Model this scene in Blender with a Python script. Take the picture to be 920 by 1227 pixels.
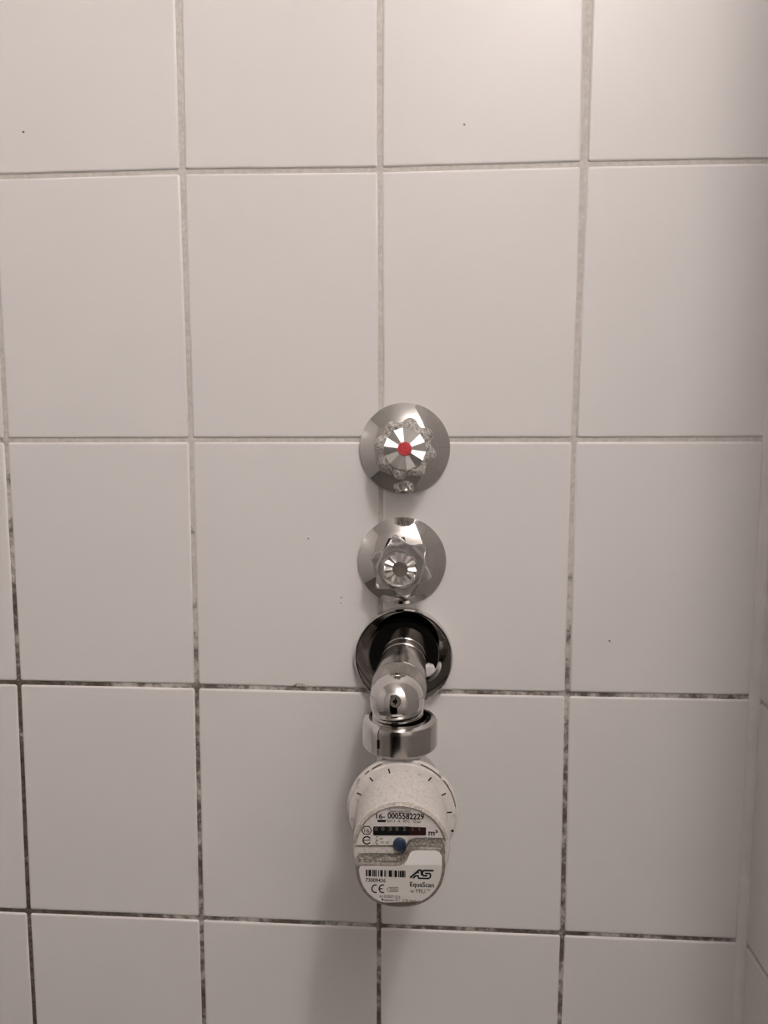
import bpy, bmesh, math, random
from mathutils import Vector, Matrix

random.seed(7)
for o in list(bpy.data.objects):
    bpy.data.objects.remove(o, do_unlink=True)
scene = bpy.context.scene
C = scene.collection
PI = math.pi

# ------------------------------------------------------------------ camera
FPX = 850.0
CAM = Vector((0.3415, -0.5613, 1.35))
PITCH, YAW, ROLL = -0.0986, -0.0582, 0.0016
fw = Vector((math.sin(YAW)*math.cos(PITCH), math.cos(YAW)*math.cos(PITCH), math.sin(PITCH)))
r0 = fw.cross(Vector((0, 0, 1))).normalized()
u0 = r0.cross(fw)
rt = r0*math.cos(ROLL) + u0*math.sin(ROLL)
up = -r0*math.sin(ROLL) + u0*math.cos(ROLL)
cd = bpy.data.cameras.new('camera')
cd.sensor_fit = 'VERTICAL'; cd.sensor_height = 36.0; cd.lens = FPX/1227*36.0
cd.clip_start = 0.01
cam = bpy.data.objects.new('camera', cd); C.objects.link(cam)
M = Matrix((rt, up, -fw)).transposed().to_4x4(); M.translation = CAM
cam.matrix_world = M
scene.camera = cam

# ------------------------------------------------------------------ light and exposure
LAMP = Vector((0.66, -1.05, 2.50))         # centre of the globe of the ceiling lamp
LAMP_R = 0.075
LAMP_POWER = 125.0
LAMP_COL = (1.0, 0.925, 0.885)
vs = scene.view_settings
vs.view_transform = 'Standard'; vs.look = 'None'; vs.gamma = 1.0; vs.use_curve_mapping = False
vs.exposure = 0.0
w = bpy.data.worlds.new('world'); scene.world = w; w.use_nodes = True
w.node_tree.nodes['Background'].inputs[0].default_value = (0.05, 0.05, 0.05, 1)
w.node_tree.nodes['Background'].inputs[1].default_value = 0.2

# ------------------------------------------------------------------ helpers
def on_plane(px, py, t):
    """point of a plane parallel to the wall, t metres in front of the tiles"""
    d = fw + rt*((px-460)/FPX) + up*((613.5-py)/FPX)
    s = (-t - CAM.y)/d.y
    return CAM + d*s

def mat(name, col=(.8, .8, .8), rough=.5, metal=0.0, **k):
    m = bpy.data.materials.new(name); m.use_nodes = True
    b = m.node_tree.nodes['Principled BSDF']
    b.inputs['Base Color'].default_value = (*col, 1)
    b.inputs['Roughness'].default_value = rough
    b.inputs['Metallic'].default_value = metal
    for kk, v in k.items():
        b.inputs[kk.replace('_', ' ')].default_value = v
    return m

class G:
    """small node-graph helper around one material"""
    def __init__(s, m):
        s.t = m.node_tree; s.b = s.t.nodes['Principled BSDF']
        s.co = s.t.nodes.new('ShaderNodeNewGeometry').outputs['Position']
    def link(s, a, b): s.t.links.new(a, b)
    def noise(s, scale, detail=3, rough=.55, vec=None, stretch=None):
        n = s.t.nodes.new('ShaderNodeTexNoise')
        n.inputs['Scale'].default_value = scale; n.inputs['Detail'].default_value = detail
        n.inputs['Roughness'].default_value = rough
        v = vec or s.co
        if stretch:
            mp = s.t.nodes.new('ShaderNodeMapping'); mp.inputs['Scale'].default_value = stretch
            s.link(v, mp.inputs['Vector']); v = mp.outputs['Vector']
        s.link(v, n.inputs['Vector'])
        return n.outputs['Fac']
    def ramp(s, fac, stops):
        n = s.t.nodes.new('ShaderNodeValToRGB'); e = n.color_ramp.elements
        while len(e) < len(stops): e.new(.5)
        for q, (p, c) in zip(e, stops):
            q.position = p; q.color = (*c, 1) if not isinstance(c, (int, float)) else (c, c, c, 1)
        s.link(fac, n.inputs[0]); return n.outputs['Color']
    def math(s, op, a, b=0.0, clamp=False):
        n = s.t.nodes.new('ShaderNodeMath'); n.operation = op; n.use_clamp = clamp
        for i, x in enumerate((a, b)):
            if isinstance(x, (int, float)): n.inputs[i].default_value = x
            else: s.link(x, n.inputs[i])
        return n.outputs[0]
    def maprange(s, v, a, b, c=0, d=1):
        n = s.t.nodes.new('ShaderNodeMapRange'); n.interpolation_type = 'SMOOTHSTEP'
        for i, x in enumerate((a, b, c, d)): n.inputs[1+i].default_value = x
        s.link(v, n.inputs[0]); return n.outputs[0]
    def xyz(s):
        n = s.t.nodes.new('ShaderNodeSeparateXYZ'); s.link(s.co, n.inputs[0]); return n.outputs
    def mix(s, fac, a, b):
        n = s.t.nodes.new('ShaderNodeMix'); n.data_type = 'RGBA'
        s.link(fac, n.inputs[0])
        for i, x in ((6, a), (7, b)):
            if isinstance(x, tuple): n.inputs[i].default_value = (*x, 1)
            else: s.link(x, n.inputs[i])
        return n.outputs[2]
    def bump(s, h, strength=.2, dist=.001):
        n = s.t.nodes.new('ShaderNodeBump'); n.inputs['Strength'].default_value = strength
        n.inputs['Distance'].default_value = dist
        s.link(h, n.inputs['Height']); s.link(n.outputs['Normal'], s.b.inputs['Normal'])
    def color(s, c): s.link(c, s.b.inputs['Base Color'])
    def rough(s, r): s.link(r, s.b.inputs['Roughness'])

def newobj(name, verts, faces, m, parent=None, origin=None, smooth=True, link=True, auto=None):
    """verts in world coordinates; kept relative to the origin of the thing they belong to"""
    if parent is not None:
        root = parent
        while root.parent: root = root.parent
        org = Vector(root['org']) if 'org' in root else root.location.copy()
    else:
        org = Vector(origin) if origin is not None else Vector((0, 0, 0))
    me = bpy.data.meshes.new(name)
    me.from_pydata([tuple(Vector(v)-org) for v in verts], [], faces)
    bm = bmesh.new(); bm.from_mesh(me)
    bmesh.ops.remove_doubles(bm, verts=bm.verts, dist=1e-6)
    bmesh.ops.recalc_face_normals(bm, faces=bm.faces)
    if auto is not None:
        for f in bm.faces: f.smooth = True
        for e in bm.edges:
            if len(e.link_faces) == 2 and e.calc_face_angle(0) > auto: e.smooth = False
    else:
        for f in bm.faces: f.smooth = smooth
    bm.to_mesh(me); bm.free()
    me.materials.append(m)
    o = bpy.data.objects.new(name, me)
    C.objects.link(o)
    if parent is not None: o.parent = parent
    else: o.location = org
    return o

def thing(name, loc, label, cat, group=None):
    o = bpy.data.objects.new(name, None); C.objects.link(o)
    o.location = loc; o.empty_display_size = .02
    o['label'] = label; o['category'] = cat
    if group: o['group'] = group
    return o

def frame(axis, ref=None):
    a = Vector(axis).normalized()
    r = Vector(ref) if ref else (Vector((1, 0, 0)) if abs(a.x) < .9 else Vector((0, 0, 1)))
    u = (r - a*r.dot(a)).normalized(); v = a.cross(u)
    return u, v, a

def lathe(profile, org, axis, n=64, a0=0.0, a1=2*PI, ref=None, rf=None, close=False):
    """profile: (radius, height along axis); rf(theta,r,h)->radius"""
    u, v, a = frame(axis, ref); org = Vector(org)
    if rf is None and len(profile) < 16:
        q = [profile[0]]
        for (ra, ha_), (rb, hb_) in zip(profile, profile[1:]+(profile[:1] if close else [])):
            ln = math.hypot(rb-ra, hb_-ha_)
            if ln > .003 and ra > .002 and rb > .002:
                for e in (.0003/ln, 1-.0003/ln): q.append((ra+(rb-ra)*e, ha_+(hb_-ha_)*e))
            q.append((rb, hb_))
        profile = q[:-1] if close else q
    full = abs(a1-a0-2*PI) < 1e-6
    cols = n if full else n+1
    vs_, fs = [], []
    for i in range(cols):
        th = a0+(a1-a0)*i/n
        for r, h in profile:
            rr = rf(th, r, h) if rf else r
            vs_.append(org + (u*math.cos(th)+v*math.sin(th))*rr + a*h)
    k = len(profile)
    kk = k if close else k-1
    for i in range(n):
        j = (i+1) % cols
        for q in range(kk):
            q2 = (q+1) % k
            fs.append((i*k+q, j*k+q, j*k+q2, i*k+q2))
    if not full and close:
        fs.append(tuple(range(k))); fs.append(tuple((cols-1)*k+q for q in range(k)))
    return vs_, fs

def area2(p): return sum(p[i][0]*p[(i+1) % len(p)][1]-p[(i+1) % len(p)][0]*p[i][1] for i in range(len(p)))/2
def inset(p, d):
    n = len(p); out = []
    for i in range(n):
        a, b, c = Vector(p[i-1]), Vector(p[i]), Vector(p[(i+1) % n])
        e1 = (b-a).normalized(); e2 = (c-b).normalized()
        n1 = Vector((-e1.y, e1.x)); n2 = Vector((-e2.y, e2.x))
        m = n1+n2
        m = m/max(m.dot(m)/2, .3) if m.length > 1e-6 else n1
        out.append(tuple(b+m*d))
    return out
def prism(p, y0, y1, bev=0.0, seg=3):
    """outline p in (x, z); y0 back, y1 front (towards the room); rounded front edge"""
    if area2(p) < 0: p = p[::-1]
    sg = 1 if y0 > y1 else -1
    rings = [(p, y0)]
    if bev > 0:
        for s in range(seg+1):
            a = PI/2*s/seg
            rings.append((inset(p, bev*(1-math.cos(a))), y1+sg*bev*(1-math.sin(a))))
        rings.append((inset(rings[-1][0], .0002), y1))
    else: rings.append((p, y1))
    vs_, fs, n = [], [], len(p)
    for q, y in rings: vs_ += [(x, y, z) for x, z in q]
    for k in range(len(rings)-1):
        for i in range(n):
            j = (i+1) % n
            fs.append((k*n+i, k*n+j, (k+1)*n+j, (k+1)*n+i))
    fs.append(tuple(range(n))); fs.append(tuple((len(rings)-1)*n+i for i in range(n)))
    return vs_, fs
def join(*ms):
    V, F = [], []
    for v, f in ms:
        b = len(V); V += list(v); F += [tuple(i+b for i in q) for q in f]
    return V, F
def box(x0, x1, y0, y1, z0, z1):
    v = [(x, y, z) for x in (x0, x1) for y in (y0, y1) for z in (z0, z1)]
    return v, [(0, 1, 3, 2), (4, 6, 7, 5), (0, 4, 5, 1), (2, 3, 7, 6), (0, 2, 6, 4), (1, 5, 7, 3)]
def stroke(pts, wd, y0, y1, closed=False):
    """flat line of width wd through (x, z) points, printed on a face"""
    n = len(pts); L, R = [], []
    for i in range(n):
        b = Vector(pts[i])
        if closed: a, c = Vector(pts[i-1]), Vector(pts[(i+1) % n])
        else: a, c = Vector(pts[max(i-1, 0)]), Vector(pts[min(i+1, n-1)])
        e1 = (b-a).normalized() if (b-a).length > 1e-9 else (c-b).normalized()
        e2 = (c-b).normalized() if (c-b).length > 1e-9 else e1
        m = Vector((-e1.y, e1.x))+Vector((-e2.y, e2.x))
        m = m/max(m.dot(m)/2, .5)
        L.append(b+m*wd/2); R.append(b-m*wd/2)
    V, F = [], []
    for y in (y0, y1):
        V += [(q.x, y, q.y) for q in L]+[(q.x, y, q.y) for q in R]
    rng = range(n if closed else n-1)
    for i in rng:
        j = (i+1) % n
        F.append((2*n+i, 2*n+j, 3*n+j, 3*n+i))
        F.append((i, j, 2*n+j, 2*n+i)); F.append((n+i, n+j, 3*n+j, 3*n+i))
    return V, F

def text(name, s, pxbox, t, m, parent, bold=0.008, shear=0.0):
    """lettering fitted into a box measured on the face that lies t in front of the wall"""
    cu = bpy.data.curves.new('t', 'FONT'); cu.body = s; cu.size = 1; cu.offset = bold; cu.shear = shear
    cu.resolution_u = 3
    to = bpy.data.objects.new('t', cu); C.objects.link(to)
    dg = bpy.context.evaluated_depsgraph_get(); dg.update()
    me = bpy.data.meshes.new_from_object(to.evaluated_get(dg))
    vv = [v.co.copy() for v in me.vertices]; ff = [tuple(p.vertices) for p in me.polygons]
    bpy.data.objects.remove(to); bpy.data.curves.remove(cu); bpy.data.meshes.remove(me)
    x0, x1 = min(v.x for v in vv), max(v.x for v in vv); y0, y1 = min(v.y for v in vv), max(v.y for v in vv)
    A = on_plane(pxbox[0], pxbox[3], t); B = on_plane(pxbox[2], pxbox[1], t)
    out = [(A.x+(v.x-x0)/(x1-x0)*(B.x-A.x), -t, A.z+(v.y-y0)/(y1-y0)*(B.z-A.z)) for v in vv]
    return newobj(name, out, ff, m, parent, smooth=False)

def rad(px, p):
    """real radius of something px pixels in radius at point p"""
    return px*(Vector(p)-CAM).dot(fw)/FPX
def P2(px, py, t):
    q = on_plane(px, py, t); return (q.x, q.z)

def arc(cx, cz, r, a0, a1, n):
    return [(cx+r*math.cos(math.radians(a0+(a1-a0)*i/n)), cz+r*math.sin(math.radians(a0+(a1-a0)*i/n))) for i in range(n+1)]

# ------------------------------------------------------------------ materials
M_tile = mat('glazed_tile', (.73, .70, .685), .24); g = G(M_tile)
g.color(g.ramp(g.noise(5, 1), [(.3, (.815, .79, .778)), (.7, (.825, .802, .788))]))
fine = g.math('MULTIPLY', g.noise(420, 3), .05)
g.bump(g.math('ADD', g.noise(14, 0), fine), .10, .0016)
g.b.inputs['Roughness'].default_value = .34; g.b.inputs['Specular IOR Level'].default_value = .34

M_grout = mat('stained_grout', (.5, .45, .4), .9); g = G(M_grout)
x, y, z = g.xyz()
base = g.ramp(g.noise(260, 4), [(.3, (.56, .52, .485)), (.7, (.70, .665, .63))])
low = g.maprange(z, 1.42, 1.06)                      # mould has settled on the lower joints
leftish = g.math('MULTIPLY', g.maprange(x, .16, -.02), g.maprange(z, 1.46, 1.34, 0, .14))
patch = g.noise(26, 2)
grain = g.noise(150, 5, .7)
d = g.math('ADD', g.math('MULTIPLY', low, .34), leftish)
d = g.math('ADD', d, g.math('MULTIPLY', patch, .75))
d = g.math('ADD', d, g.math('MULTIPLY', grain, .75))
stain = g.math('MULTIPLY', g.maprange(d, .92, 1.16), g.maprange(x, .606, .600, .1, 1))
g.color(g.mix(stain, base, g.ramp(g.noise(300, 2), [(.3, (.05, .038, .03)), (.7, (.17, .135, .11))])))
g.bump(grain, .6, .001)

M_silicone = mat('corner_joint', (.70, .68, .66), .35); g = G(M_silicone)
g.color(g.ramp(g.noise(40, 3), [(.3, (.80, .775, .755)), (.7, (.86, .84, .82))]))

def chrome(name, col=(.70, .685, .67), rough=.03):
    m = mat(name, col, rough, 1.0); g = G(m)
    g.color(g.ramp(g.noise(60, 1), [(.3, col), (.7, tuple(c*.95 for c in col))]))
    return m
M_chrome = chrome('polished_chrome')
M_chrome_b = chrome('worn_chrome', (.62, .605, .59), .10)
M_dull = chrome('dull_metal', (.48, .46, .44), .17)
M_knurl = chrome('knurled_metal', (.45, .43, .41), .32)
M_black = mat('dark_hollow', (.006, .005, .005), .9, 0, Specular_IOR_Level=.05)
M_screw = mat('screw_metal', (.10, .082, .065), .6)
M_seal = mat('white_seal', (.75, .72, .69), .5)

M_clear = mat('clear_acrylic', (.88, .86, .835), .16, 0, Transmission_Weight=.86, IOR=1.38)
M_scaled = mat('limescaled_acrylic', (.80, .74, .67), .3, 0, Transmission_Weight=.55, IOR=1.4); g = G(M_scaled)
n = g.noise(420, 5, .75)
g.color(g.ramp(n, [(.36, (.45, .38, .32)), (.46, (.84, .79, .74)), (.62, (.98, .96, .94))]))
g.rough(g.ramp(n, [(.4, .12), (.6, .45)]))
g.bump(g.noise(500, 4, .7), .8, .0009)
M_facet = mat('silver_facets', (.93, .915, .90), .42, 1.0)
M_facet2 = mat('mirror_facets', (.84, .82, .80), .08, 1.0)
M_hub = mat('grey_cap', (.13, .112, .097), .45)
M_red = mat('red_cap', (.62, .06, .07), .35); g = G(M_red)
g.color(g.ramp(g.noise(600, 3), [(.35, (.50, .045, .055)), (.65, (.68, .075, .085))]))

M_white = mat('white_plastic', (.72, .69, .665), .38); g = G(M_white)
n = g.noise(520, 4, .7)
g.color(g.ramp(n, [(.33, (.50, .455, .415)), (.47, (.65, .615, .585)), (.72, (.76, .73, .705))]))
g.bump(n, .5, .0006)
M_ring = mat('ring_plastic', (.70, .67, .64), .42); g = G(M_ring)
g.color(g.ramp(g.math('ADD', g.math('MULTIPLY', g.noise(110, 4, .7), .8), g.math('MULTIPLY', g.noise(18, 2), .25)),
               [(.36, (.36, .31, .27)), (.46, (.68, .645, .615)), (.7, (.74, .715, .69))]))
M_rim = mat('grey_lens_rim', (.47, .43, .385), .22); g = G(M_rim)
n = g.noise(700, 4, .7)
g.color(g.ramp(n, [(.35, (.30, .26, .22)), (.55, (.50, .465, .42)), (.72, (.66, .62, .58))]))
M_dial = mat('dial_print_white', (.68, .645, .615), .3); g = G(M_dial)
g.color(g.ramp(g.noise(260, 4), [(.3, (.66, .62, .59)), (.6, (.77, .735, .705))]))
M_module = mat('module_plastic', (.36, .325, .29), .35); g = G(M_module)
g.color(g.ramp(g.noise(500, 3), [(.35, (.15, .13, .112)), (.65, (.26, .235, .21))]))
M_crust = mat('limescale_crust', (.5, .46, .42), .5); g = G(M_crust)
n = g.noise(620, 5, .8)
g.color(g.ramp(n, [(.42, (.07, .06, .05)), (.53, (.25, .22, .195)), (.66, (.66, .62, .58))]))
g.bump(n, 1.0, .0012)
M_label = mat('label_paper', (.67, .64, .61), .34)
M_label2 = mat('bare_white_cover', (.90, .88, .86), .3)
M_ink = mat('black_ink', (.010, .009, .0085), .7, 0, Specular_IOR_Level=.2)
M_ink2 = mat('grey_ink', (.03, .026, .024), .7, 0, Specular_IOR_Level=.2)
M_counter = mat('black_counter', (.008, .0075, .007), .7, 0, Specular_IOR_Level=.15)
M_counter_red = mat('red_counter', (.028, .009, .009), .7, 0, Specular_IOR_Level=.15)
M_digit = mat('digit_grey', (.16, .155, .15), .6)
M_blue = mat('blue_seal', (.035, .065, .14), .45); g = G(M_blue)
g.color(g.ramp(g.noise(500, 3), [(.3, (.012, .022, .05)), (.7, (.032, .055, .105))]))
M_paint = mat('ceiling_paint', (.88, .87, .86), .8); g = G(M_paint)
g.bump(g.noise(300, 2), .2, .0005)
def far_tiles(name):
    """walls out of the picture: tile pattern in the material"""
    m = mat(name, (.73, .7, .68), .25); g = G(m)
    x, y, z = g.xyz()
    b = g.t.nodes.new('ShaderNodeTexBrick'); b.offset = 0
    for k, v in (('Scale', 1), ('Mortar Size', .0022), ('Brick Width', .1525), ('Row Height', .2047)): b.inputs[k].default_value = v
    b.inputs['Color1'].default_value = b.inputs['Color2'].default_value = (.82, .80, .785, 1)
    b.inputs['Mortar'].default_value = (.42, .37, .33, 1)
    cmb = g.t.nodes.new('ShaderNodeCombineXYZ')
    g.link(g.math('ADD', x, y), cmb.inputs[0]); g.link(z, cmb.inputs[1])
    g.link(cmb.outputs[0], b.inputs['Vector']); g.color(b.outputs['Color'])
    return m
M_far = far_tiles('far_wall_tiles')
M_floor = mat('floor_tiles', (.55, .52, .49), .4); g = G(M_floor)
g.color(g.ramp(g.noise(30, 3), [(.3, (.15, .138, .125)), (.7, (.22, .205, .19))]))
M_added_door = mat('added_door_dark', (.022, .017, .015), .45); g = G(M_added_door)
g.color(g.ramp(g.noise(6, 4, .6, stretch=(12, 12, 1)), [(.3, (.014, .011, .010)), (.7, (.035, .026, .022))]))

# ------------------------------------------------------------------ room
TW, TH = .1525, .20472
Z0 = 1.35+.41133                                 # joint H0
ZC = 2.585                                        # ceiling
JOINT = .0034
def zrow(j): return Z0-TH*j
measured = {(1, 1): (217.8, 205.4), (2, 1): (454.8, 203.0), (3, 1): (699.9, 196.3), (0, 2): (6.5, 527.8), (1, 2): (228.2, 527.2),
            (2, 2): (456.5, 527.0), (3, 2): (687.8, 527.0), (4, 2): (915.5, 526.5), (0, 3): (21.9, 818.3), (1, 3): (235.1, 822.7),
            (2, 3): (455.5, 828.0), (3, 3): (679.4, 832.1), (4, 3): (899.5, 836.0), (0, 4): (33.5, 1092.4), (1, 4): (240.6, 1100.8),
            (2, 4): (453.8, 1110.0), (3, 4): (674, 1119), (4, 4): (887.5, 1128.0)}
XE = on_plane(899.5, 836, 0).x                    # right edge of the last column of tiles
XC = XE+.0050                                     # surface of the side wall
def node(i, j):
    if (i, j) in measured:
        q = on_plane(*measured[(i, j)], 0); x, z = q.x, q.z
        return (XE if i == 4 else x), z
    base_z = zrow(j)
    if j <= 0: base_z += .0015*max(0, min(i, 4))
    return (XE if i == 4 else i*TW), base_z
gaps = {(3, 0): .0080, (1, 0): .0058, (2, 0): .0050, (3, 1): .0046, (1, 1): .0040}

def struct(name, m, mesh, auto=None):
    o = newobj(name, mesh[0], mesh[1], m, smooth=False, auto=auto); o['kind'] = 'structure'; return o
XL, YF = -1.25, -1.25
wall_back = struct('wall_back', M_grout, box(XL, XC+.10, .0012, .10, 0, ZC))
YR, XO = -.38, 1.15                               # the side wall is a short partition; the room goes on beyond it
wall_right = struct('wall_right', M_grout, box(XC+.0016, XC+.10, YR, .0012, 0, ZC))
struct('wall_beyond', M_far, join(box(XC+.10, XO, 0, .10, 0, ZC), box(XO, XO+.1, YF-.1, .10, 0, ZC)))
struct('wall_left', M_far, box(XL-.1, XL, YF, .10, 0, ZC))
struct('ceiling', M_paint, box(XL-.1, XO+.1, YF-.1, .1, ZC, ZC+.1))
struct('floor', M_floor, box(XL-.1, XO+.1, YF-.1, .1, -.1, 0))
DX0, DX1, DH = -.30, .41, 2.05
struct('wall_front', M_far, join(box(XL-.1, DX0, YF-.1, YF, 0, ZC), box(DX1, XO+.1, YF-.1, YF, 0, ZC), box(DX0, DX1, YF-.1, YF, DH, ZC)))
added_door = struct('added_door_1', M_added_door, join(box(DX0, DX0+.04, YF-.1, YF+.014, 0, DH), box(DX1-.04, DX1, YF-.1, YF+.014, 0, DH), box(DX0+.04, DX1-.04, YF-.1, YF+.014, DH-.04, DH)))  # unseen doorway, added so the chrome reflects something dark
# unseen near-black hall, added for dark reflections in the chrome, behind the door
M_added_hall = mat('added_hall_black', (.012, .011, .010), .9, 0, Specular_IOR_Level=.1)
struct('added_dark_hall', M_added_hall, join(box(DX0-.7, DX1+.7, YF-1.3, YF-1.2, 0, ZC), box(DX0-.8, DX0-.7, YF-1.3, YF-.1, 0, ZC), box(DX1+.7, DX1+.8, YF-1.3, YF-.1, 0, ZC), box(DX0-.8, DX1+.8, YF-1.3, YF-.1, ZC, ZC+.1), box(DX0-.8, DX1+.8, YF-1.3, YF-.1, -.1, 0)))

# tiles of the wall in the picture, one object each; those that the photo shows follow its joints
def tile_mesh(p):
    """p: four (x, z) corners; soft glazed edge, slightly rounded corners"""
    if area2(p) < 0: p = p[::-1]
    bev = .0017
    rings = [(0.0, .005)]+[(bev*(1-math.cos(PI/2*k/4)), bev*(1-math.sin(PI/2*k/4))) for k in range(5)]+[(bev+.0006, 0.0)]
    V, F = [], []
    for d, y in rings:
        c4 = inset(p, d); rr = max(.0019-d*.8, .0003)
        for i in range(4):
            a, b, c = Vector(c4[i-1]), Vector(c4[i]), Vector(c4[(i+1) % 4])
            e1, e2 = (a-b).normalized(), (c-b).normalized()
            for q in (b+e1*rr, b+(e1+e2)*rr*.29, b+e2*rr): V.append((q.x, y, q.y))
    n = 12
    for k in range(len(rings)-1):
        for i in range(n):
            j = (i+1) % n; F.append((k*n+i, k*n+j, (k+1)*n+j, (k+1)*n+i))
    F.append(tuple(range(n))); F.append(tuple((len(rings)-1)*n+i for i in range(n)))
    return V, F
shared = {}
def back_tile(i, j):
    cs = []
    for di, dj, sx, sz in ((0, 0, 1, -1), (1, 0, -1, -1), (1, 1, -1, 1), (0, 1, 1, 1)):
        x, z = node(i+di, j+dj); gp = gaps.get((i+di, j+dj), JOINT)
        gx = 0.0 if i+di == 4 else gp/2
        cs.append((x+sx*gx, z+sz*JOINT/2))
    cs = [(x, min(z, ZC-.002)) for x, z in cs]; cs = [(x, max(z, .002)) for x, z in cs]
    cx = sum(c[0] for c in cs)/4; cz = sum(c[1] for c in cs)/4
    key = tuple(round(v, 5) for c in cs for v in (c[0]-cx, c[1]-cz))
    if key not in shared:
        o = newobj('tile', *tile_mesh([(c[0]-cx, c[1]-cz) for c in cs]), M_tile, auto=.9)
        shared[key] = o.data
    else:
        o = bpy.data.objects.new('tile', shared[key]); C.objects.link(o)
    o.parent = wall_back; o.location = (cx, 0, cz)
    o.rotation_euler = (math.radians(random.uniform(-.07, .07)), 0, math.radians(random.uniform(-.07, .07)))
    return o
for j in range(-4, 9):
    for i in range(-8, 4):
        za, zb = zrow(j), zrow(j+1)
        if zb > ZC-.02 or za < .02: continue
        back_tile(i, j)
side = {}
for j in range(-4, 9):
    za, zb = min(zrow(j)-JOINT/2, ZC-.002), max(zrow(j+1)+JOINT/2, .002)
    if za-zb < .02: continue
    for c in range(3):
        ya, yb = -.0036-c*TW-(JOINT if c else 0), -.0036-(c+1)*TW
        yb = max(yb, YR+.002); cy, cz = (ya+yb)/2, (za+zb)/2
        key = (round(ya-yb, 5), round(za-zb, 5))
        if key not in side:
            hw, hh = (ya-yb)/2, (za-zb)/2
            v, f = tile_mesh([(-hw, -hh), (hw, -hh), (hw, hh), (-hw, hh)])
            o = newobj('tile', [(q[1], -q[0], q[2]) for q in v], f, M_tile, auto=.9); side[key] = o.data
        else:
            o = bpy.data.objects.new('tile', side[key]); C.objects.link(o)
        o.parent = wall_right; o.location = (XC, cy, cz)
# corner joint, a hollow fillet between the two walls
cove = []
for k in range(7):
    a = PI/2*k/6
    cove.append((XC-.0002-.0062*(1-math.sin(a)), .0003-.0052*(1-math.cos(a))))
V, F = [], []
prof = cove+[(XC+.0012, -.0049), (XC+.0012, .0010), (XC-.0064, .0010)]
for zz in (0, ZC):
    V += [(px, py, zz) for px, py in prof]
n = len(prof)
F = [(i, (i+1) % n, n+(i+1) % n, n+i) for i in range(n)]+[tuple(range(n)), tuple(range(n, 2*n))]
struct('trim_1', M_silicone, (V, F), auto=.8)
# little marks on the glaze and crumbs in the joint
for px, py, r in ((556.3, 149.3, .0011), (28, 158, .0012), (730, 768, .0011), (409, 716, .0010), (369.5, 645.5, .0008), (408.5, 722.5, .0007)):
    q = on_plane(px, py, 0)
    pts = [(q.x+r*random.uniform(.5, 1.1)*math.cos(a*PI/4), q.z+r*random.uniform(.4, .8)*math.sin(a*PI/4)) for a in range(8)]
    newobj('speck', *prism(pts, .0005, -.0003), M_hub, wall_back, smooth=False)
pts = [P2(*c, 0) for c in ((351, 822.5), (354, 819.5), (358, 818), (362, 818.5), (366, 820.5), (369, 822.8))]
newobj('grout_crumb', *prism(pts, .0015, -.0011, .0005), M_grout, wall_back)

# ------------------------------------------------------------------ ceiling lamp above the bath
lamp = thing('ceiling_lamp', (LAMP.x, LAMP.y, ZC), 'round white glass globe lamp on the ceiling in front of the tiled wall', 'lamp')
newobj('lamp_base', *lathe([(0, 0), (.055, 0), (.055, .014), (.045, .022), (0, .022)], (LAMP.x, LAMP.y, ZC), (0, 0, -1), 48), mat('lamp_base_white', (.8, .8, .78), .4), lamp, auto=.6)
M_lamp = bpy.data.materials.new('lit_glass'); M_lamp.use_nodes = True
nt = M_lamp.node_tree; nt.nodes.clear()
em = nt.nodes.new('ShaderNodeEmission'); ou = nt.nodes.new('ShaderNodeOutputMaterial')
em.inputs[0].default_value = (*LAMP_COL, 1); em.inputs[1].default_value = LAMP_POWER
nt.links.new(em.outputs[0], ou.inputs[0])
newobj('lamp_shade', *lathe([(LAMP_R*math.sin(k*PI/20), -LAMP_R*math.cos(k*PI/20)) for k in range(4, 21)], LAMP, (0, 0, -1), 40), M_lamp, lamp)

# ------------------------------------------------------------------ the two valves
OUT = (0, -1, 0)
def dome(R, H, rs):
    """escutcheon profile: upright rim, swelling flank, short collar"""
    p = [(R-.0008, 0), (R, .0006), (R, .0022)]
    for k in range(13):
        s = k/12; r = R-.0006+(rs-R+.0006)*s
        p.append((r, .0026+(H-.0026)*(1-(1-s)**1.75)))
    p += [(rs-.0012, H+.0012), (rs-.0012, H+.004), (0, H+.004)]
    return p
def sunburst(c, t, r_in, r_out, n, lift, dish, a_off=0.0):
    """pleated metal disc: n wedges whose two halves tilt opposite ways"""
    V, F = [], []
    for k in range(2*n):
        th = a_off+PI*k/n
        h = lift if k % 2 else 0.0
        V.append((c.x+r_in*math.cos(th), -(t+h*.3), c.z+r_in*math.sin(th)))
        V.append((c.x+r_out*math.cos(th), -(t-dish+h), c.z+r_out*math.sin(th)))
    m = 2*n
    F = [(2*k, 2*k+1, 2*((k+1) % m)+1, 2*((k+1) % m)) for k in range(m)]
    b = len(V)
    for k in range(m): V.append((V[2*k+1][0], -(t-dish-.002), V[2*k+1][2]))
    F += [(2*k+1, 2*((k+1) % m)+1, b+(k+1) % m, b+k) for k in range(m)]
    F.append(tuple(b+k for k in range(m))); F.append(tuple(2*k for k in range(m)))
    return V, F

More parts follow.
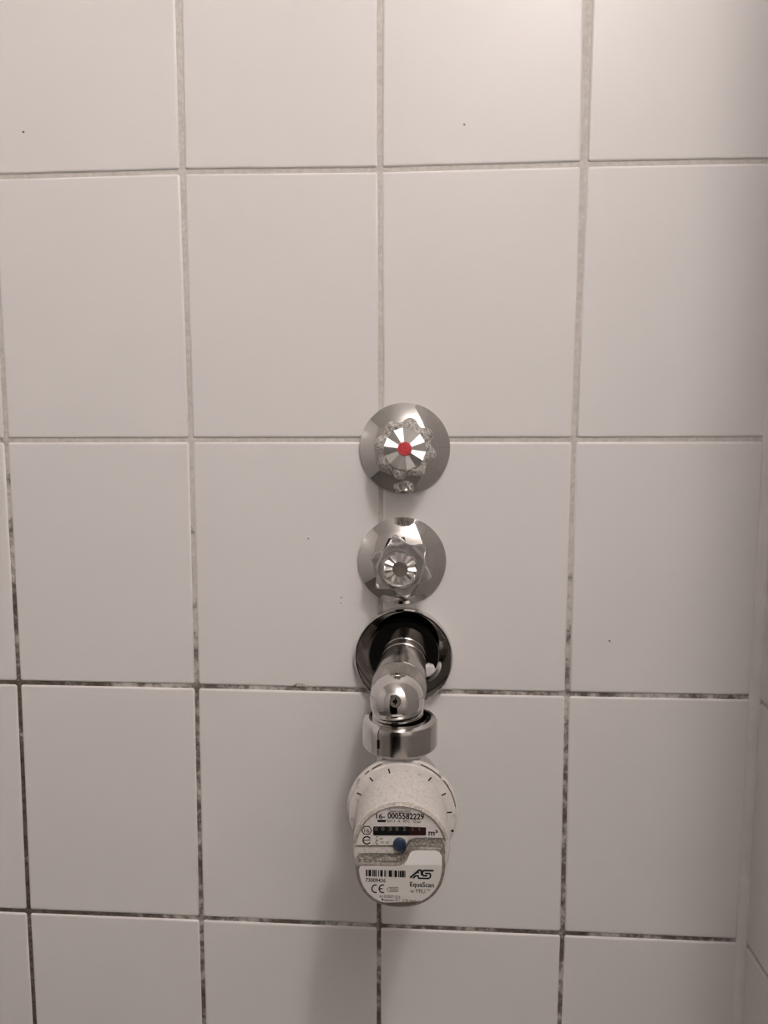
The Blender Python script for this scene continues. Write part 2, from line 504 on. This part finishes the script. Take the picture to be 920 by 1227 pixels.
# hot: limescaled eight-lobed handle with a red cap
c1 = on_plane(484.6, 537.4, .004); c1.y = 0
v1 = thing('wall_valve', c1, 'upper chrome wall valve with eight-lobed limescaled handle and red cap', 'valve', 'valves on the tiled wall')
newobj('escutcheon', *lathe(dome(.0356, .0125, .0125), c1, OUT, 96), M_chrome, v1, auto=.6)
h1 = Vector((c1.x+.0012, 0, c1.z))
def lobes8(th, r, h):
    if r < .012: return r
    return r*(1-.17*(.5-.5*math.cos(8*(th+math.radians(12))))**1.3*min(1, (r-.012)/.006))
ha = newobj('handle', *lathe([(0, .0145), (.0135, .0145), (.0185, .0165), (.0226, .021), (.0238, .0265), (.0230, .0315), (.0200, .0350), (.0170, .0362), (.0160, .0345), (0, .0345)],
            h1, OUT, 144, rf=lobes8), M_scaled, v1)
newobj('insert', *sunburst(h1, .0390, .0050, .0156, 7, .0021, .0022, math.radians(96)), M_facet, ha, smooth=False)
cap = newobj('red_cap', *lathe([(0, .0375), (.0052, .0375), (.0052, .0402), (.0046, .0409), (0, .0411)], h1, OUT, 32), M_red, ha, auto=.6)
newobj('stem', *lathe([(0, .005), (.0075, .005), (.0075, .0150), (0, .0150)], h1, OUT, 32), M_dull, v1, auto=.6)

# cold: clear six-pointed handle with a mirror sunburst
c2 = on_plane(481.3, 672.6, .004); c2.y = 0
v2 = thing('wall_valve', c2, 'lower chrome wall valve with clear six-pointed handle and mirrored sunburst centre', 'valve', 'valves on the tiled wall')
newobj('escutcheon', *lathe(dome(.0352, .0125, .0125), c2, OUT, 96), M_chrome, v2, auto=.6)
A6 = math.radians(101)
u_, v_, a_ = frame(OUT)
def points6(th, r, h):
    if r < .0140: return r
    p = u_*math.cos(th)+v_*math.sin(th); wth = math.atan2(p.z, p.x)
    s = abs(math.sin(3*(wth-A6)))
    return r*(1-.25*s**1.25*min(1, (r-.0140)/.006))
def oct_rim(th, r, h):
    if r < .0125: return r
    p = u_*math.cos(th)+v_*math.sin(th); wth = math.atan2(p.z, p.x)
    if r > .0155: return points6(th, r, h)
    return r*(1-.05*abs(math.sin(3*(wth-A6))))
hb = newobj('handle', *lathe([(0, .0150), (.0128, .0150), (.0180, .0165), (.0228, .0200), (.0246, .0250), (.0246, .0300), (.0230, .0335), (.0178, .0352), (.0152, .0392), (.0140, .0400), (.0128, .0392), (.0122, .0350), (0, .0345)],
            c2, OUT, 144, rf=oct_rim), M_clear, v2)
newobj('insert', *sunburst(c2, .0380, .0055, .0123, 13, .0020, .0014, .1), M_facet2, hb, smooth=False)
newobj('centre_cap', *lathe([(0, .037), (.0058, .037), (.0058, .0390), (.0052, .0394), (0, .0388)], c2, OUT, 32), M_hub, hb, auto=.6)
newobj('stem', *lathe([(0, .005), (.0075, .005), (.0075, .0155), (0, .0155)], c2, OUT, 32), M_dull, v2, auto=.6)

# ------------------------------------------------------------------ pipe outlet with its rosette and ball elbow
TA = .075                                            # distance of the elbow from the wall
c3 = on_plane(483.4, 788.5, .010); c3.y = 0
ball = on_plane(475.5, 838.0, TA)
back = on_plane(486.5, 774.0, .004)
pf = thing('pipe_elbow', c3, 'chrome ball elbow with clamp collar on a stub pipe out of a dished wall rosette', 'pipe')
R3 = .0393
newobj('rosette', *lathe([(R3-.002, 0), (R3, .001), (R3, .0085), (R3-.0008, .0098), (R3-.0018, .0098), (.0288, .0020), (.0282, .0016), (.0282, .0004)], c3, OUT, 96), M_chrome, pf, auto=.5)
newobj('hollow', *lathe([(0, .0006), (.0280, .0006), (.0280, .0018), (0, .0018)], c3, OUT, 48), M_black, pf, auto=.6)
sb = [P2(px, py, .004) for px, py in ((505, 800), (513, 795), (519, 797), (522, 803), (516, 810), (505, 813))]
newobj('seal', *prism(sb, -.0015, -.006, .002), M_seal, pf)
ax = (ball-back).normalized(); L = (ball-back).length
newobj('pipe', *lathe([(0, .0), (.0168, .0), (.0168, .0160), (.0163, .0166), (.0163, .0172), (.0170, .0178), (.0174, .0255), (.0169, .0260), (.0169, .0266), (.0175, .0272), (.0188, .040), (.0194, .046), (.0196, L-.0188), (.0186, L-.0180), (0, L-.0175)], back, ax, 72), M_dull, pf, auto=.5)
# slit on the collar of the pipe
u3, v3, a3 = frame(ax, (0, 0, 1))
p0 = back+u3*.01675
sl = []
for dx_, dh, da in ((-.0005, 0, .0005), (.0005, 0, .0005), (.0005, 0, .0165), (-.0005, 0, .0165)):
    sl.append(p0+v3*dx_+a3*da-u3*.001)
V = sl+[q+u3*.00125 for q in sl]
newobj('slit', V, [(0, 1, 2, 3), (4, 5, 6, 7), (0, 1, 5, 4), (1, 2, 6, 5), (2, 3, 7, 6), (3, 0, 4, 7)], M_black, pf, smooth=False)
# knurled ring
def knurl(th, r, h): return r+(.00025*math.cos(th*90) if r > .0175 else 0)
RB = rad(32.8, ball)
newobj('knurled_ring', *lathe([(.012, L-.0178), (.0192, L-.0178), (.0198, L-.0170), (.0194, L-.0085), (.0180, L-.0065), (.012, L-.0065)], back, ax, 360, rf=knurl), M_knurl, pf, auto=.5)
eb = newobj('ball', *lathe([(RB*math.sin(k*PI/24), -RB*math.cos(k*PI/24)) for k in range(0, 25)], ball, ax, 72), M_chrome, pf)
# outlet of the elbow, going down into the collar
dn = Vector((.0012, 0, -1)).normalized()
newobj('outlet', *lathe([(0, -.002), (.0178, -.002), (.0182, .004), (.0182, .022), (0, .022)], ball+Vector((.0006, .002, 0)), dn, 64), M_chrome, pf, auto=.5)
# screw in the front of the ball, seen by its slotted head
sd = (on_plane(473.6, 840.5, TA+.018)-ball).normalized()
newobj('screw', *lathe([(0, RB-.003), (.0040, RB-.003), (.0040, RB-.0002), (.0037, RB+.0002), (.0033, RB-.0001), (0, RB-.0001)], ball, sd, 32), M_screw, pf, auto=.5)
us, vs2, as_ = frame(sd, (0, 0, 1))
q0 = ball+sd*(RB-.0001)
V = [q0+us*a+vs2*b+as_*c for a in (-.0026, .0026) for b in (-.0004, .0004) for c in (-.001, .0002)]
newobj('screw_slot', V, [(0, 1, 3, 2), (4, 6, 7, 5), (0, 4, 5, 1), (2, 3, 7, 6), (0, 2, 6, 4), (1, 5, 7, 3)], M_black, pf, smooth=False)

# ------------------------------------------------------------------ water meter
T2, T3, T4 = .100, .140, .149                        # ring, dial and radio-module distances from the wall
mc = on_plane(481.3, 977.0, T2)                       # axis of the meter
face = on_plane(480.3, 1019.0, T3)
wm = thing('water_meter', Vector((mc.x, 0, mc.z)), 'white round water meter with counter dial and printed label hanging from a chrome collar', 'water meter')
# collar in two halves
ct = on_plane(479.3, 858.5, TA); cb = on_plane(479.3, 892.5, TA)
ctop, hgt, RC = Vector((ct.x, -TA, ct.z)), ct.z-cb.z, rad(45, ct)
col = [(.0186, 0), (RC-.0045, 0), (RC-.0012, .0012), (RC, .0036), (RC, hgt-.0022), (RC-.0006, hgt-.0012), (RC-.002, hgt), (.0186, hgt)]
S1 = math.radians(238)
newobj('collar', *lathe(col, ctop, (0, 0, -1), 60, -S1+math.radians(1.0), -S1+math.radians(231), ref=(1, 0, 0), close=True), M_chrome, pf, auto=.5)
newobj('collar', *lathe([(r-.0003 if r > .02 else r, h) for r, h in col], ctop, (0, 0, -1), 36, -S1+math.radians(231.5), -S1+math.radians(360), ref=(1, 0, 0), close=True), M_dull, pf, auto=.5)
sth = S1
nx, ny = math.cos(sth), math.sin(sth)
pn = Vector((ctop.x+RC*nx, ctop.y+RC*ny, 0))
zc_ = ctop.z-hgt*.53
V = [pn+Vector((nx, ny, 0))*o+Vector((-ny, nx, 0))*b+Vector((0, 0, zc_+h)) for o in (-.001, .0003) for b in (-.0008, .0008) for h in (-.003, .003)]
newobj('collar_notch', V, [(0, 1, 3, 2), (4, 6, 7, 5), (0, 4, 5, 1), (2, 3, 7, 6), (0, 2, 6, 4), (1, 5, 7, 3)], M_black, pf, smooth=False)
# neck flaring into the connection body behind the ring
nb = Vector((ctop.x, -TA, ctop.z-hgt))
newobj('neck', *lathe([(0, .0002), (.0162, .0002), (.0162, .0022), (.0164, .0026), (.0166, .010), (.0167, .034), (0, .034)], nb, (0, 0, -1), 64), M_chrome_b, wm, auto=.5)
cbx = Vector((mc.x, 0, mc.z))
newobj('connection_body', *lathe([(0, .052), (.022, .052), (.0275, .056), (.0275, .088), (.031, .090), (.031, T2-.004), (0, T2-.004)], cbx, OUT, 64), M_chrome_b, wm, auto=.5)
newobj('supply_pipe', *lathe([(0, .0), (.012, .0), (.012, .053), (0, .053)], cbx, OUT, 32), M_chrome_b, wm, auto=.5)
RR = rad(67.5, mc)
rg = newobj('scale_ring', *lathe([(.020, T2-.0075), (RR-.0006, T2-.0075), (RR, T2-.0068), (RR, T2-.0050), (RR-.0008, T2-.0042), (RR-.0021, T2-.0040), (RR-.0018, T2-.0030), (RR-.0018, T2-.0008), (RR-.0024, T2), (.020, T2)], cbx, OUT, 120), M_ring, wm, auto=.5)
for a0_, a1_ in ((8, 40), (44, 70), (112, 124), (128, 134)):
    newobj('dirt_line', *lathe([(RR-.0019, T2-.0041), (RR-.0012, T2-.0041), (RR-.0012, T2-.0037), (RR-.0019, T2-.0037)], cbx, OUT, 24, math.radians(a0_), math.radians(a1_), close=True), M_screw, rg)
for adeg in (153.7, 129.8, 105.5, 54.4, 29.3, 5.7):
    a = math.radians(adeg); e = Vector((math.cos(a), math.sin(a))); n2 = Vector((-e.y, e.x)); c = Vector((cbx.x, cbx.z))+e*rad(56.3, mc)
    pts = [tuple(c+e*p+n2*q) for p, q in ((-.0021, -.00048), (.0021, -.00048), (.0021, .00048), (-.0021, .00048))]
    newobj('tick_mark', *prism(pts, -T2, -T2-.0002), M_ink, rg, smooth=False)
a = math.radians(-16); pc = (cbx.x+rad(63, mc)*math.cos(a), cbx.z+rad(63, mc)*math.sin(a))
newobj('ring_dot', *prism(arc(*pc, .0009, 0, 345, 12), -T2, -T2-.0002), M_ink, rg, smooth=False)
RH = rad(58.3, face); RI = rad(53.8, face); RH2 = rad(54.2, mc)
fc = Vector((face.x, 0, face.z))
hv, hf = lathe([(0, T2-.003), (RH2, T2-.003), (RH2, T2+.002), (RH2*.99, T2+.012), (RH+.0003, T3-.008), (RH+.0001, T3-.0030), (RH-.0006, T3-.0020), (0, T3-.0020)], cbx, OUT, 120)
hv = [v+Vector((fc.x-cbx.x, 0, fc.z-cbx.z))*max(0, (-v.y-T2)/(T3-T2)) for v in hv]
newobj('housing', hv, hf, M_white, wm, auto=.5)
newobj('lens_rim', *lathe([(RI-.0002, T3-.003), (RH-.0002, T3-.003), (RH, T3-.0018), (RH-.0007, T3-.0005), (RH-.0014, T3+.0002), (RI+.0003, T3-.0004), (RI-.0002, T3-.0012)], fc, OUT, 90, math.radians(14), math.radians(174), close=True), M_rim, wm, auto=.6)
# dial plate: upper part of the disc, straight lower edge with a step at the seal
def chord(pts_px, t): return [P2(px, py, t) for px, py in pts_px]
def disc_arc(c, r, p_from, p_to, n=40):
    """points of the circle from the direction of p_from to that of p_to, clockwise seen from the room"""
    a0 = math.atan2(p_from[1]-c.z, p_from[0]-c.x); a1 = math.atan2(p_to[1]-c.z, p_to[0]-c.x)
    while a1 > a0: a1 -= 2*PI
    return [(c.x+r*math.cos(a0+(a1-a0)*i/n), c.z+r*math.sin(a0+(a1-a0)*i/n)) for i in range(n+1)]
TD = T3-.0014
lowedge = chord([(533.5, 1004.5), (490, 1003.5), (484, 1013.2), (426, 1013.0)], TD)
plate = disc_arc(fc, RI+.0001, lowedge[-1], lowedge[0])
dp = newobj('dial_plate', *prism(plate+lowedge[1:-1], -(T3-.0022), -TD), M_dial, wm, smooth=False)
TP = TD+.00012
newobj('plate_gap_shadow', *stroke(chord([(533, 1004.9), (508, 1003.9)], TP), .0005, -(TD-.0006), -TP), M_screw, dp, smooth=False)  # dark strips painting the gap's shadow below the plate
newobj('plate_gap_shadow', *stroke(chord([(427, 1013.4), (474, 1013.4)], TP), .0006, -(TD-.0006), -TP), M_screw, dp, smooth=False)
text('printed_text', 'Gewernzma 0102', (465.5, 970.5, 492, 973.8), TP, M_ink2, dp)
text('serial_number', '16-', (450.6, 975.0, 461.3, 981.0), TP, M_ink, dp, .03)
text('serial_number', '0005582229', (464.2, 975.0, 508.0, 981.0), TP, M_ink, dp, .03)
newobj('printed_bar', *prism(chord([(452.2, 982.4), (462.2, 982.4), (462.2, 985.2), (452.2, 985.2)], TP), -TD, -TP), M_ink, dp, smooth=False)
text('printed_text', 'Qn1.5   A   90°C   10 bar', (463.6, 982.6, 504.5, 985.8), TP, M_ink2, dp)
hexa = [(439.2-6.1*math.cos(k*PI/3), 995.0-5.4*math.sin(k*PI/3)) for k in range(6)]
newobj('hexagon_mark', *stroke(chord(hexa, TP), .0006, -TD, -TP, True), M_ink, dp, smooth=False)
text('printed_text', '16', (436.3, 992.6, 442.4, 997.6), TP, M_ink2, dp)
text('unit_mark', 'm³', (513.2, 994.4, 524.4, 1001.2), TP, M_ink, dp, .028)
ek = [(439.4+4.6*math.cos(math.radians(a)), 1007.0-4.4*math.sin(math.radians(a))) for a in range(-30, -331, -20)]
newobj('conformity_mark', *join(stroke(chord(ek[::-1], TP), .0008, -TD, -TP), stroke(chord([(434.8, 1007.2), (444, 1006.6)], TP), .0005, -TD, -TP)), M_ink, dp, smooth=False)
def cshape(cx, cy, r): return [(cx+r*.85*math.cos(math.radians(a)), cy-r*math.sin(math.radians(a))) for a in range(60, 301, 24)]
newobj('printed_mark', *join(stroke(chord(cshape(452.2, 1004.8, 2.1), TP), .00035, -TD, -TP), stroke(chord(cshape(452.2, 1009.3, 2.3), TP), .0004, -TD, -TP)), M_ink2, dp, smooth=False)
text('printed_text', '101 36', (456, 1008.2, 465.5, 1010.8), TP, M_ink2, dp)
text('printed_text', 'lat', (454.6, 1003.6, 458.6, 1005.8), TP, M_ink2, dp)
# roller counter
cw = newobj('counter_window', *prism(chord([(448, 990.4), (447, 991.4), (447, 1000), (448, 1001), (490.6, 1001), (490.6, 990.4)], TP), -(TD-.0002), -TP-.0002, .0001, 1), M_counter, wm, smooth=False)
cr = newobj('counter_window', *prism(chord([(490.6, 990.8), (509.6, 991.4), (510.4, 992), (510.4, 1000.6), (509.6, 1001), (490.6, 1001)], TP), -(TD-.0002), -TP-.0002, .0001, 1), M_counter_red, wm, smooth=False)
cr['label'] = 'dark red decimal part of the counter'
for s, xx in zip('00302', (450.6, 458.6, 467.4, 475.6, 484.4)):
    text('digit', s, (xx-1.9, 991.2, xx+1.9, 995.4), TP+.0003, M_digit, cw)
for s, xx in zip('11', (494.4, 502.4)):
    text('digit', s, (xx-.7, 991.8, xx+.7, 995.6), TP+.0003, mat('digit_red_grey', (.13, .075, .07), .6), cr)
# blue seal
sc = on_plane(478.6, 1010.6, TD)
newobj('blue_seal', *lathe([(0, TD-.001), (.0041, TD-.001), (.0040, TD+.0016), (.0034, TD+.0024), (.0018, TD+.0027), (0, TD+.0028)], Vector((sc.x, 0, sc.z)), OUT, 32), M_blue, wm, auto=.6)
# white fitting strip between dial and module
# radio module: lower part of the disc, standing proud, its upper edge an S-curve
def scurve(t, d=0.0):
    """upper edge of the module from right to left; d shifts it inwards in pixels"""
    pts = [(531.5-d, 1032), (530.6-d, 1025+d*.3), (527.5-d*.8, 1019.6+d), (522, 1017.6+d), (498, 1017.6+d), (493.5, 1018.6+d), (490.5+d*.4, 1021.2+d),
           (486.5+d*.6, 1029.5+d), (483.5, 1033.5+d), (479, 1036.0+d), (473, 1036.6+d), (436, 1036.2+d), (430.0+d, 1036.8+d), (427.2+d, 1039.2+d)]
    return chord(pts, t)
def lower_edge(d, t, a_from=180.0, a_to=360.0, n=64, xr=53.6, yr=54.3):
    """rounded lower outline of the module, d pixels inside"""
    out = []
    for i in range(n+1):
        a = math.radians(a_from+(a_to-a_from)*i/n); c_, s_ = math.cos(a), math.sin(a); e = 2/2.35
        out.append((479.6+(xr-d)*math.copysign(abs(c_)**e, c_), 1033.0-(yr-d)*math.copysign(abs(s_)**e, s_)))
    return out
mod_out = scurve(T4, -1.8)[2:-1]+chord(lower_edge(-.4, T4, 184, 358), T4)
mo = newobj('radio_module', *prism(mod_out, -(T3-.012), -T4, .0012, 3), M_module, wm, auto=.6)
# crusted top flank of the module
ce = scurve(T4, -1.8)[1:-1]
ce = [ce[0]]+ce+[ce[-1]]
V, F = [], []
off = .0006
for i, (xx, zz) in enumerate(ce):
    a = Vector(ce[max(i-1, 0)]); b = Vector(ce[min(i+1, len(ce)-1)]); e = (b-a).normalized(); nn = Vector((e.y, -e.x))
    if nn.y < 0 and abs(e.x) > .3: nn = -nn
    V += [(xx+nn.x*off, -(T4-.0014), zz+nn.y*off), (xx+nn.x*off, -(T3-.001), zz+nn.y*off), (xx, -(T3-.001), zz), (xx, -(T4-.0014), zz)]
k = len(ce)
for i in range(1, k-2):
    for q in range(4): F.append((4*i+q, 4*(i+1)+q, 4*(i+1)+(q+1) % 4, 4*i+(q+1) % 4))
newobj('limescale', V, F, M_crust, mo)
# label
TL = T4+.0002
lab = scurve(T4, 1.3)[1:-1]+chord([q for q in lower_edge(3.6, T4, 188, 357, 60) if q[1] < 1081.2], T4)
lb = newobj('label', *prism(lab, -T4+.0002, -TL), M_label, wm, smooth=False)
lb['label'] = 'printed white sticker with barcode'
cover = scurve(T4, 1.3)[1:8]+chord([(484.5, 1036.3), (528.9, 1036.3)], T4)
newobj('cover', *prism(cover, -TL, -TL-.0002), M_label2, wm, smooth=False)
newobj('dark_gap', *prism(chord([(456, 1080.9), (501, 1081.2), (490, 1084.2), (479, 1085.2), (467, 1084.2)], T4), -T4+.0002, -T4-.0003), M_screw, wm, smooth=False)
TI = TL+.00012
bars, xb = [], 438.2
wds = [2.0, 1.0, 3.2, 1.3, 1.6, .4, 1.4, .4, 1.3, 1.6, 1.0, 1.4, 3.0, 1.6, 1.8, 1.4, .5, 1.4, 4.0, 1.0, .6, 1.0, 3.2, 1.2, 1.2, .5, 2.0, .4, 2.6, .4, 1.2]
tot = sum(wds); sc_ = (485.6-438.2)/tot
for i, wd in enumerate(wds):
    if i % 2 == 0: bars.append(prism(chord([(xb, 1042.2+.03*(xb-438)), (xb+wd*sc_, 1042.2+.03*(xb-438)), (xb+wd*sc_, 1050.0+.03*(xb-438)), (xb, 1050.0+.03*(xb-438))], TI), -TL, -TI))
    xb += wd*sc_
newobj('barcode', *join(*bars), M_ink, lb, smooth=False)
text('printed_number', '73009436', (438.0, 1052.8, 462.0, 1056.8), TI, M_ink, lb, .022)
def ccirc(cx, cy, r, a0=70, a1=290): return [(cx+r*.95*math.cos(math.radians(a)), cy-r*math.sin(math.radians(a))) for a in range(a0, a1+1, 20)]
newobj('ce_mark', *join(stroke(chord(ccirc(449.9, 1065.0, 4.6), TI), .0008, -TL, -TI), stroke(chord(ccirc(458.5, 1065.0, 4.6), TI), .0008, -TL, -TI), stroke(chord([(454.2, 1065.0), (458.4, 1065.0)], TI), .0007, -TL, -TI)), M_ink, lb, smooth=False)
newobj('date_frame', *stroke(chord([(465.6, 1063.4), (476.6, 1063.4), (476.6, 1068.4), (465.6, 1068.4), (463.6, 1065.9)], TI), .00025, -TL, -TI, True), M_ink2, lb, smooth=False)
text('printed_text', '2029', (466.6, 1064.6, 475.2, 1067.4), TI, M_ink2, lb)
text('printed_text', 'Art 02230271 0216', (454.6, 1073.0, 479.6, 1075.6), TI, M_ink2, lb)
text('printed_text', 'Messpatent 27-1, 22785 Hamburg', (457.0, 1078.0, 503.0, 1080.6), TI, M_ink2, lb)
k_ = 45/920.0
def LG(*pts): return [(485+a*k_, 1035+b*k_) for a, b in pts]
logo = [stroke(chord(LG((128, 345), (345, 160), (412, 160)), TI), .00112, -TL, -TI),
        stroke(chord(LG((200, 358), (262, 298), (335, 292)), TI), .00098, -TL, -TI),
        stroke(chord(LG((295, 225), (330, 228), (345, 205)), TI), .00055, -TL, -TI),
        stroke(chord(LG((398, 150), (408, 285)), TI), .00098, -TL, -TI),
        stroke(chord(LG((318, 290), (340, 358), (580, 362), (622, 330), (628, 262), (600, 240), (490, 236)), TI), .00098, -TL, -TI),
        stroke(chord(LG((690, 172), (470, 168), (430, 195), (425, 250), (455, 295), (555, 298)), TI), .00112, -TL, -TI),
        prism(chord(LG((690, 154), (722, 166), (690, 188)), TI), -TL, -TI)]
newobj('maker_logo', *join(*logo), M_ink, lb, smooth=False)
text('printed_text', 'EquaScan', (491.0, 1057.6, 520.0, 1064.2), TI, M_ink, lb, .022)
text('printed_text', 'w MIU', (491.2, 1065.4, 509.4, 1069.8), TI, M_ink, lb, 0.0)
text('printed_text', 'RF', (511.6, 1065.4, 515.4, 1067.4), TI, M_ink2, lb)
